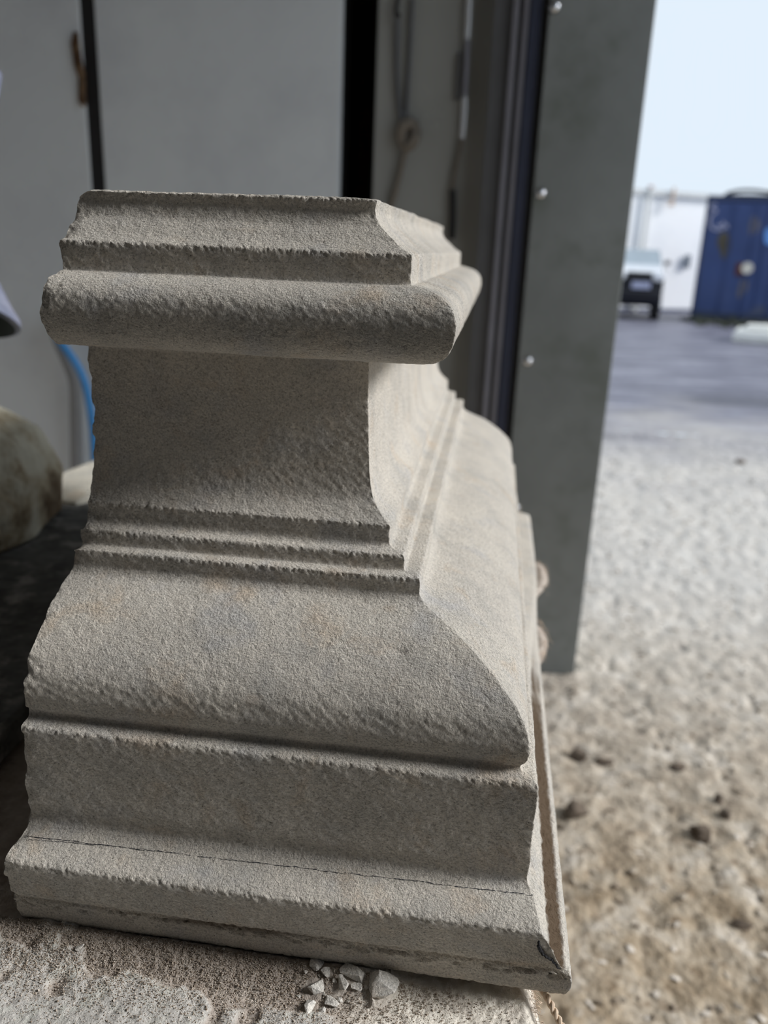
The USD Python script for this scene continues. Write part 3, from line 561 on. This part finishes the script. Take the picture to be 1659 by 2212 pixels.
# pencil line along the top of the plinth, drawn on the stone's surface
def on_surface(x, p):      # front column and row for projection p on the plinth
    c = (x - xl.mean()) ; return c
prow = np.where(owner == len(PROF) - 1)[0]; pys = py[prow]; up = prow[:int(np.argmax(pys))]
def line(x0, x1, p0, p1, n, wob, w, seed, lift=.00030):
    g = np.random.default_rng(seed); V, F = [], []
    for k, t in enumerate(np.linspace(0, 1, n)):
        x = x0 + (x1 - x0) * t; p = p0 + (p1 - p0) * t + wob * (meshkit.fbm(np.array([t * 38, seed * 1.0, 0]), 4, seed) - .5) + .0005 * (meshkit.noise(np.array([t * 420, seed * 3., 0]), seed) - .5)
        ww = .72 * w * (.10 + 1.6 * meshkit.noise(np.array([t * 330, seed * 2., 0]), seed + 1))
        for sgn in (-1, 1):
            pp = p + sgn * ww; r = np.interp(pp, py[up], up); r0 = int(r); fr = r - r0
            col = (x - xl[r0]) / (px[r0] - xl[r0]) * (nF - 1); c0 = int(np.clip(col, 0, nF - 2)); fc = col - c0
            q = (GL[r0, c0] * (1 - fc) + GL[r0, c0 + 1] * fc) * (1 - fr) + (GL[r0 + 1, c0] * (1 - fc) + GL[r0 + 1, c0 + 1] * fc) * fr
            V.append(q + NN[r0, c0] * lift)
    for k in range(n - 1): a = 2 * k; F += [[a, a + 1, a + 3], [a, a + 3, a + 2]]
    return trimesh.Trimesh(np.array(V), np.array(F), process=False)
part('pencil_line', cat([line(-.1905, .125, .1325, .1278, 900, .0016, .00026, 3), line(-.186, -.135, .1352, .1318, 200, .0014, .00024, 8), line(-.190, -.10, .1330, .1310, 300, .0012, .00016, 5)]), BLACKPENCIL, ms, smooth=False, label='thin black drawn line along the plinth')
# dark crack round the broken corner
ck = [at(u, v, Y=SO[1] - p) - base for u, v, p in ((1164, 2022, .1500), (1164, 2040, .1513), (1168, 2053, .1513), (1175, 2063, .1510), (1184, 2069, .1508), (1194, 2076, .1503), (1203, 2086, .1497), (1210, 2094, .1488))]
ckc = curve(ck, 90); ckc[:, 1] -= .0; ckc += (np.stack([meshkit.fbm(np.c_[np.arange(90) * .35, np.zeros(90), np.zeros(90)] + s_, 3, s_) for s_ in (1, 2, 3)], -1) - .5) * .0014
part('crack', tube(ckc, np.interp(np.linspace(0, 1, 90), [0, .25, .5, 1], [.0004, .0011, .0007, .0004]), 6), CRACK, ms, label='dark crack at the broken plinth corner')

# ------------------------------------------------------------------ stone chips lying in the dust
def ground_z(x, y):
    c = np.clip(np.searchsorted(us, x - float(edge_x(y))), 0, nx - 1); r = np.clip(np.searchsorted(ys, y), 0, ny - 1); return float(zz[r, c])
CH = [ # u, v, width px, depth px, yaw, seed, label, group
    (824, 2133, 58, 74, 20, 3, 'largest pale lozenge-shaped stone chip in the dust below the plinth', None),
    (760, 2116, 62, 30, -28, 11, 'long narrow pale stone chip just left of the largest chip', None),
    (686, 2092, 34, 30, 35, 5, 'flat whitish stone chip nearest the plinth in the heap of chips', None),
    (709, 2110, 26, 22, 0, 7, 'small grey squarish chip between the whitish chip and the long narrow chip', None),
    (680, 2140, 50, 32, -35, 9, 'wedge-shaped pale chip at the left of the heap of chips', None),
    (736, 2139, 30, 34, 10, 13, 'rough rounded chip in the middle of the heap of chips', None),
    (770, 2141, 24, 20, 0, 15, 'small blunt chip under the long narrow chip', None),
    (716, 2164, 34, 20, -10, 17, 'low flat cracked chip at the front of the heap of chips', None),
    (803, 2163, 15, 28, 15, 19, 'thin upright sliver of stone in front of the largest chip', None),
    (669, 2176, 26, 36, 20, 23, 'pale chip at the lower left of the heap, half sunk in dust', None),
    (174, 2062, 20, 16, 0, 29, 'pale pebble-like chip alone in the dust below the left end of the plinth', None)]
CHIPAT = []
for u, v, w, d, yaw, sd, lab, gr in CH:
    p = at(u, v, Z=.8805); px_m = np.linalg.norm(p - EYE) / FPX
    z = ground_z(p[0], p[1]); h = min(w, d) * px_m * .45
    CHIPAT.append((p[0], p[1], .5 * max(w, d) * px_m)); t = thing('stone_chip', lab, 'stone chip', (p[0], p[1], z), yaw, gr)
    part('chip', rock((w * px_m * 1.12, d * px_m * 1.25, h * 1.4), sd, 2, .10, 11).apply_translation((0, 0, h * .48)), CHIP, t, smooth=25)
sm = [(784, 2115, 10), (734, 2162, 13), (696, 2181, 15), (628, 2062, 12), (141, 2011, 11), (113, 2001, 9), (482, 2061, 8), (700, 2150, 9), (752, 2165, 9), (722, 2128, 10), (660, 2110, 9), (790, 2140, 9), (645, 2150, 8), (690, 2115, 8)]
for k, (u, v, w) in enumerate(sm):
    p = at(u, v, Z=.8805); px_m = np.linalg.norm(p - EYE) / FPX; z = ground_z(p[0], p[1])
    q = part('stone_crumb', rock((w * px_m * 1.2, w * px_m * 1.2, w * px_m * .9), 60 + k, 1, .12, 10).apply_translation((p[0], p[1], z + w * px_m * .2)), CHIP, smooth=25)
    own = {3: 'pale round crumb of stone tight against the plinth, up and left of the chip heap', 4: 'larger of two tiny crumbs at the left end of the plinth foot', 5: 'smaller of two tiny crumbs at the left end of the plinth foot', 6: 'lone tiny crumb of stone halfway along the left part of the plinth foot', 0: 'tiny crumb squeezed between the long narrow chip and the largest chip', 2: 'tiny crumb at the very front of the chip heap, near the picture edge'}.get(k)
    tag(q, own or 'tiny pale crumb of stone lying among the chips of the heap', 'stone crumb', None if own else 'tiny stone crumbs in the chip heap')

# loose grains of stone dust banked along the stone's foot
du = UsdGeom.PointInstancer.Define(stage, '/World/stone_dust'); protos = []
for k in range(3):
    m = rock((.00105, .0009, .0008), 400 + k, 0, .2, 22); pr = raw('grain', np.array(m.vertices), np.array(m.faces), None, plain(f'dust_grain_{k}', [(.44, .375, .31), (.58, .52, .455), (.30, .24, .185)][k], 1.), du.GetPrim()); protos.append(pr.GetPath())
du.CreatePrototypesRel().SetTargets(protos)
n = 46000; gx = RNG.uniform(-.36, .045, n); dd = np.abs(RNG.normal(0, .022, n)) * (1 + .6 * (RNG.uniform(0, 1, n) < .25)); gy = front_y - dd - .0005
keep = RNG.uniform(0, 1, n) > ss(gx, -.10, .035) * .92
for cxx, cyy, rr in CHIPAT: keep &= (gx - cxx) ** 2 + (gy - cyy) ** 2 > (rr * .85) ** 2
gx, gy = gx[keep], gy[keep]; n = len(gx)
gz = np.array([ground_z(a, b) for a, b in zip(gx, gy)]) + .0002
du.CreatePositionsAttr(Vt.Vec3fArray.FromNumpy(np.c_[gx, gy, gz].astype(np.float32))); du.CreateProtoIndicesAttr(Vt.IntArray.FromNumpy(RNG.integers(0, 3, n).astype(np.int32)))
sc = RNG.lognormal(-.48, .32, n); du.CreateScalesAttr(Vt.Vec3fArray.FromNumpy(np.c_[sc, sc, sc].astype(np.float32)))
qq = RNG.normal(size=(n, 4)); qq /= np.linalg.norm(qq, axis=1, keepdims=True); du.CreateOrientationsAttr(Vt.QuathArray([Gf.Quath(*map(float, q)) for q in qq]))
tag(du.GetPrim(), 'granular brown stone dust banked along the foot of the moulded stone', 'dust', kind='stuff')

# ------------------------------------------------------------------ left of the stone: dark slab, cream block, offcut, extraction hood
def rough_box(x0, x1, y0, y1, z0, z1, amp, sc, seed, sub=4, bev=.01):
    m = box(x0, x1, y0, y1, z0, z1, bev)
    for _ in range(sub): m = m.subdivide()
    v = m.vertices; m.vertices = v + (np.stack([meshkit.fbm(v * sc + s_ * 7, 3, seed + s_) for s_ in range(3)], -1) - .5) * amp; return m
m = rough_box(-1.15, -.368, .40, 1.20, .884, .918, .008, 14, 3, 5, .004)
ds = part('dark_slab', m, DARKSLAB); tag(ds, 'dark grey speckled slab lying on the bench left of the moulded stone', 'slab')
pts = np.array([(-.80, .80, .915), (-.535, .80, .918), (-.505, .93, .918), (-.53, 1.06, .918), (-.80, 1.06, .915), (-.80, .79, 1.0), (-.522, .80, .985), (-.498, .93, .965), (-.52, 1.06, .99), (-.82, 1.07, 1.0),
                (-.80, .80, 1.07), (-.552, .82, 1.060), (-.520, .93, 1.062), (-.54, 1.04, 1.06), (-.80, 1.05, 1.09), (-.80, .85, 1.105), (-.60, .86, 1.098), (-.562, .92, 1.094), (-.59, 1.01, 1.096), (-.8, 1.02, 1.105)])
m = trimesh.convex.convex_hull(pts)
for _ in range(4): m = m.subdivide()
m = trimesh.Trimesh(m.vertices, m.faces); trimesh.smoothing.filter_laplacian(m, .5, 3)
v = m.vertices; m.vertices = v + (np.stack([meshkit.fbm(v * 12 + s_ * 7, 3, 70 + s_) for s_ in range(3)], -1) - .5) * .012 + [-.062, 0, -.002]; m.vertices[:, 2] = .916 + (m.vertices[:, 2] - .916) * .90
CREAMSTAIN = mat('stained_cream_stone', {'g': ('geometry', {}), 'n': ('noise_texture', {'scale': 11, 'detail': 6, 'roughness': .65}),
    'r': ('rgb_ramp', {'ramp': [(.36, (.16, .11, .065)), (.47, (.42, .35, .24)), (.56, (.60, .56, .44)), (.75, (.68, .65, .54))]}),
    's': ('separate_xyz', {}), 'h': ('map_range', {'from_min': .95, 'from_max': 1.07, 'to_min': -.04, 'to_max': .10}), 'ad': ('math', {'math_type': 'add'}),
    'bn': ('noise_texture', {'scale': 60, 'detail': 4}), 'b': ('bump', {'distance': .004}), 'p': ('principled_bsdf', {'roughness': .9, 'specular_ior_level': .2})},
    [('g.position', 'n.vector'), ('g.position', 's.vector'), ('s.z', 'h.value'), ('n.fac', 'ad.value1'), ('h.result', 'ad.value2'), ('ad.value', 'r.fac'), ('r.color', 'p.base_color'), ('g.position', 'bn.vector'), ('bn.fac', 'b.height'), ('b.normal', 'p.normal')])
cb = part('cream_block', m, CREAMSTAIN); tag(cb, 'rounded cream stone block with brown stains resting on the dark slab', 'stone block')
m = trimesh.convex.convex_hull(np.array([(-.70, 1.10, .900), (-.575, 1.08, .900), (-.56, 1.22, .900), (-.70, 1.24, .900), (-.70, 1.11, .925), (-.59, 1.09, .922), (-.555, 1.21, .945), (-.64, 1.26, .940), (-.61, 1.12, .933)]))
for _ in range(3): m = m.subdivide()
m.vertices += (meshkit.fbm(m.vertices * 18, 3, 5)[:, None] - .5) * .008
of = part('stone_offcut', m, stone_mat('pale_offcut', (.92, .88, .78))); m2 = None; tag(of, 'small bright pale stone offcut behind the cream block', 'stone')
m = rough_box(-.66, -.52, 1.06, 1.24, .8865, .902, .006, 20, 9, 3, .005); wdg = part('timber_block', m, plain('dark_timber', (.06, .045, .04), .8, var=.4, scale=40)); tag(wdg, 'dark timber block propping up the small pale offcut', 'timber')

hd = thing('extraction_hood', 'blue-grey plastic dust extraction hood with a dark open mouth hanging at the left edge', 'extraction hood', (0, 0, 0))
ax = np.array([-.02, -.42, -.90]); ax /= np.linalg.norm(ax)
prof = [(.022, -.34), (.024, -.15), (.030, -.115), (.056, -.062), (.086, -.018), (.096, -.006), (.097, .002), (.091, .005)]
outer = trimesh.creation.revolve(np.array(prof), sections=64)
inner = trimesh.creation.revolve(np.array([(.091, .005), (.081, -.018), (.052, -.060), (.026, -.11), (.018, -.2), (.0005, -.205)]), sections=64)
TR = trimesh.geometry.align_vectors([0, 0, 1], ax); hc = np.array([-.7165, 1.02, 1.196])
for mm in (outer, inner): mm.apply_transform(TR); mm.apply_translation(hc)
part('cone', outer, HOOD, hd); part('inside', inner, HOODIN, hd)
part('arm', tube(curve([hc - ax * .30, hc - ax * .36 + [-.05, .02, 0], hc + [-.35, .45, .45], hc + [-.9, 1.3, 1.0]], 40), .024), HOOD, hd)

# ------------------------------------------------------------------ lumps on the floor of the doorway
LM = [(1250, 1632, 48, 30, 'dark brown lump of mud on the dusty floor right of the stone, nearest the post'), (1308, 1646, 44, 20, 'thin dark brown mud lump just right of the lump nearest the post'),
      (1242, 1757, 58, 44, 'round dark pebble on the dusty floor close beside the fascia of the stone'), (1516, 1802, 46, 40, 'broad dark mud lump on the dusty floor at the right'),
      (1553, 1733, 24, 24, 'upper one of two close dark crumbs above the broad mud lump'), (1568, 1764, 26, 24, 'lower one of two close dark crumbs above the broad mud lump'),
      (1603, 1998, 44, 18, 'narrow dark sliver on the dusty floor near the right edge'), (1463, 1664, 36, 22, 'flat brown mud lump in the middle of the dusty floor'), (1600, 1000, 22, 16, 'small pale brown stone on the bluish tarmac')]
for k, (u, v, w, d, lab) in enumerate(LM):
    p = at(u, v, Z=0.0); s_ = np.linalg.norm(p - EYE) / FPX; fz = float(floor_z(np.array([[p[0]]]), np.array([[p[1]]]))[0, 0])
    q = part('floor_lump', rock((w * s_, d * s_ * 1.3, min(w, d) * s_ * .8), 200 + k, 2, .12, 14).apply_translation((p[0], p[1], fz + d * s_ * .22)), LUMP, smooth=40); tag(q, lab, 'lump')
# fine gravel trodden into the dust
gp = UsdGeom.PointInstancer.Define(stage, '/World/gravel'); protos = []
for k in range(3):
    m = rock((.016, .014, .008), 300 + k, 0, .1, 12); pr = raw(f'pebble', np.array(m.vertices), np.array(m.faces), None, plain(f'gravel_{k}', [(.40, .34, .27), (.58, .52, .45), (.25, .20, .15)][k], .95), gp.GetPrim()); protos.append(pr.GetPath())
gp.CreatePrototypesRel().SetTargets(protos)
n = 2600; gx, gy = RNG.uniform(.12, 2.6, n), .95 + 4.5 * RNG.uniform(0, 1, n) ** 1.6; ok = (gx > .42) | (gy < 2.40); gx, gy = gx[ok], gy[ok]; n = len(gx); gz = floor_z(gx[None], gy[None])[0] + .001
gp.CreatePositionsAttr(Vt.Vec3fArray.FromNumpy(np.c_[gx, gy, gz].astype(np.float32))); gp.CreateProtoIndicesAttr(Vt.IntArray.FromNumpy(RNG.integers(0, 3, n).astype(np.int32)))
sc = RNG.uniform(.5, 1.7, n); gp.CreateScalesAttr(Vt.Vec3fArray.FromNumpy(np.c_[sc, sc, sc].astype(np.float32)))
an = RNG.uniform(0, 2 * np.pi, n); gp.CreateOrientationsAttr(Vt.QuathArray([Gf.Quath(float(math.cos(a / 2)), 0, 0, float(math.sin(a / 2))) for a in an]))
tag(gp.GetPrim(), 'fine gravel scattered in the dust of the doorway floor', 'gravel', kind='stuff')
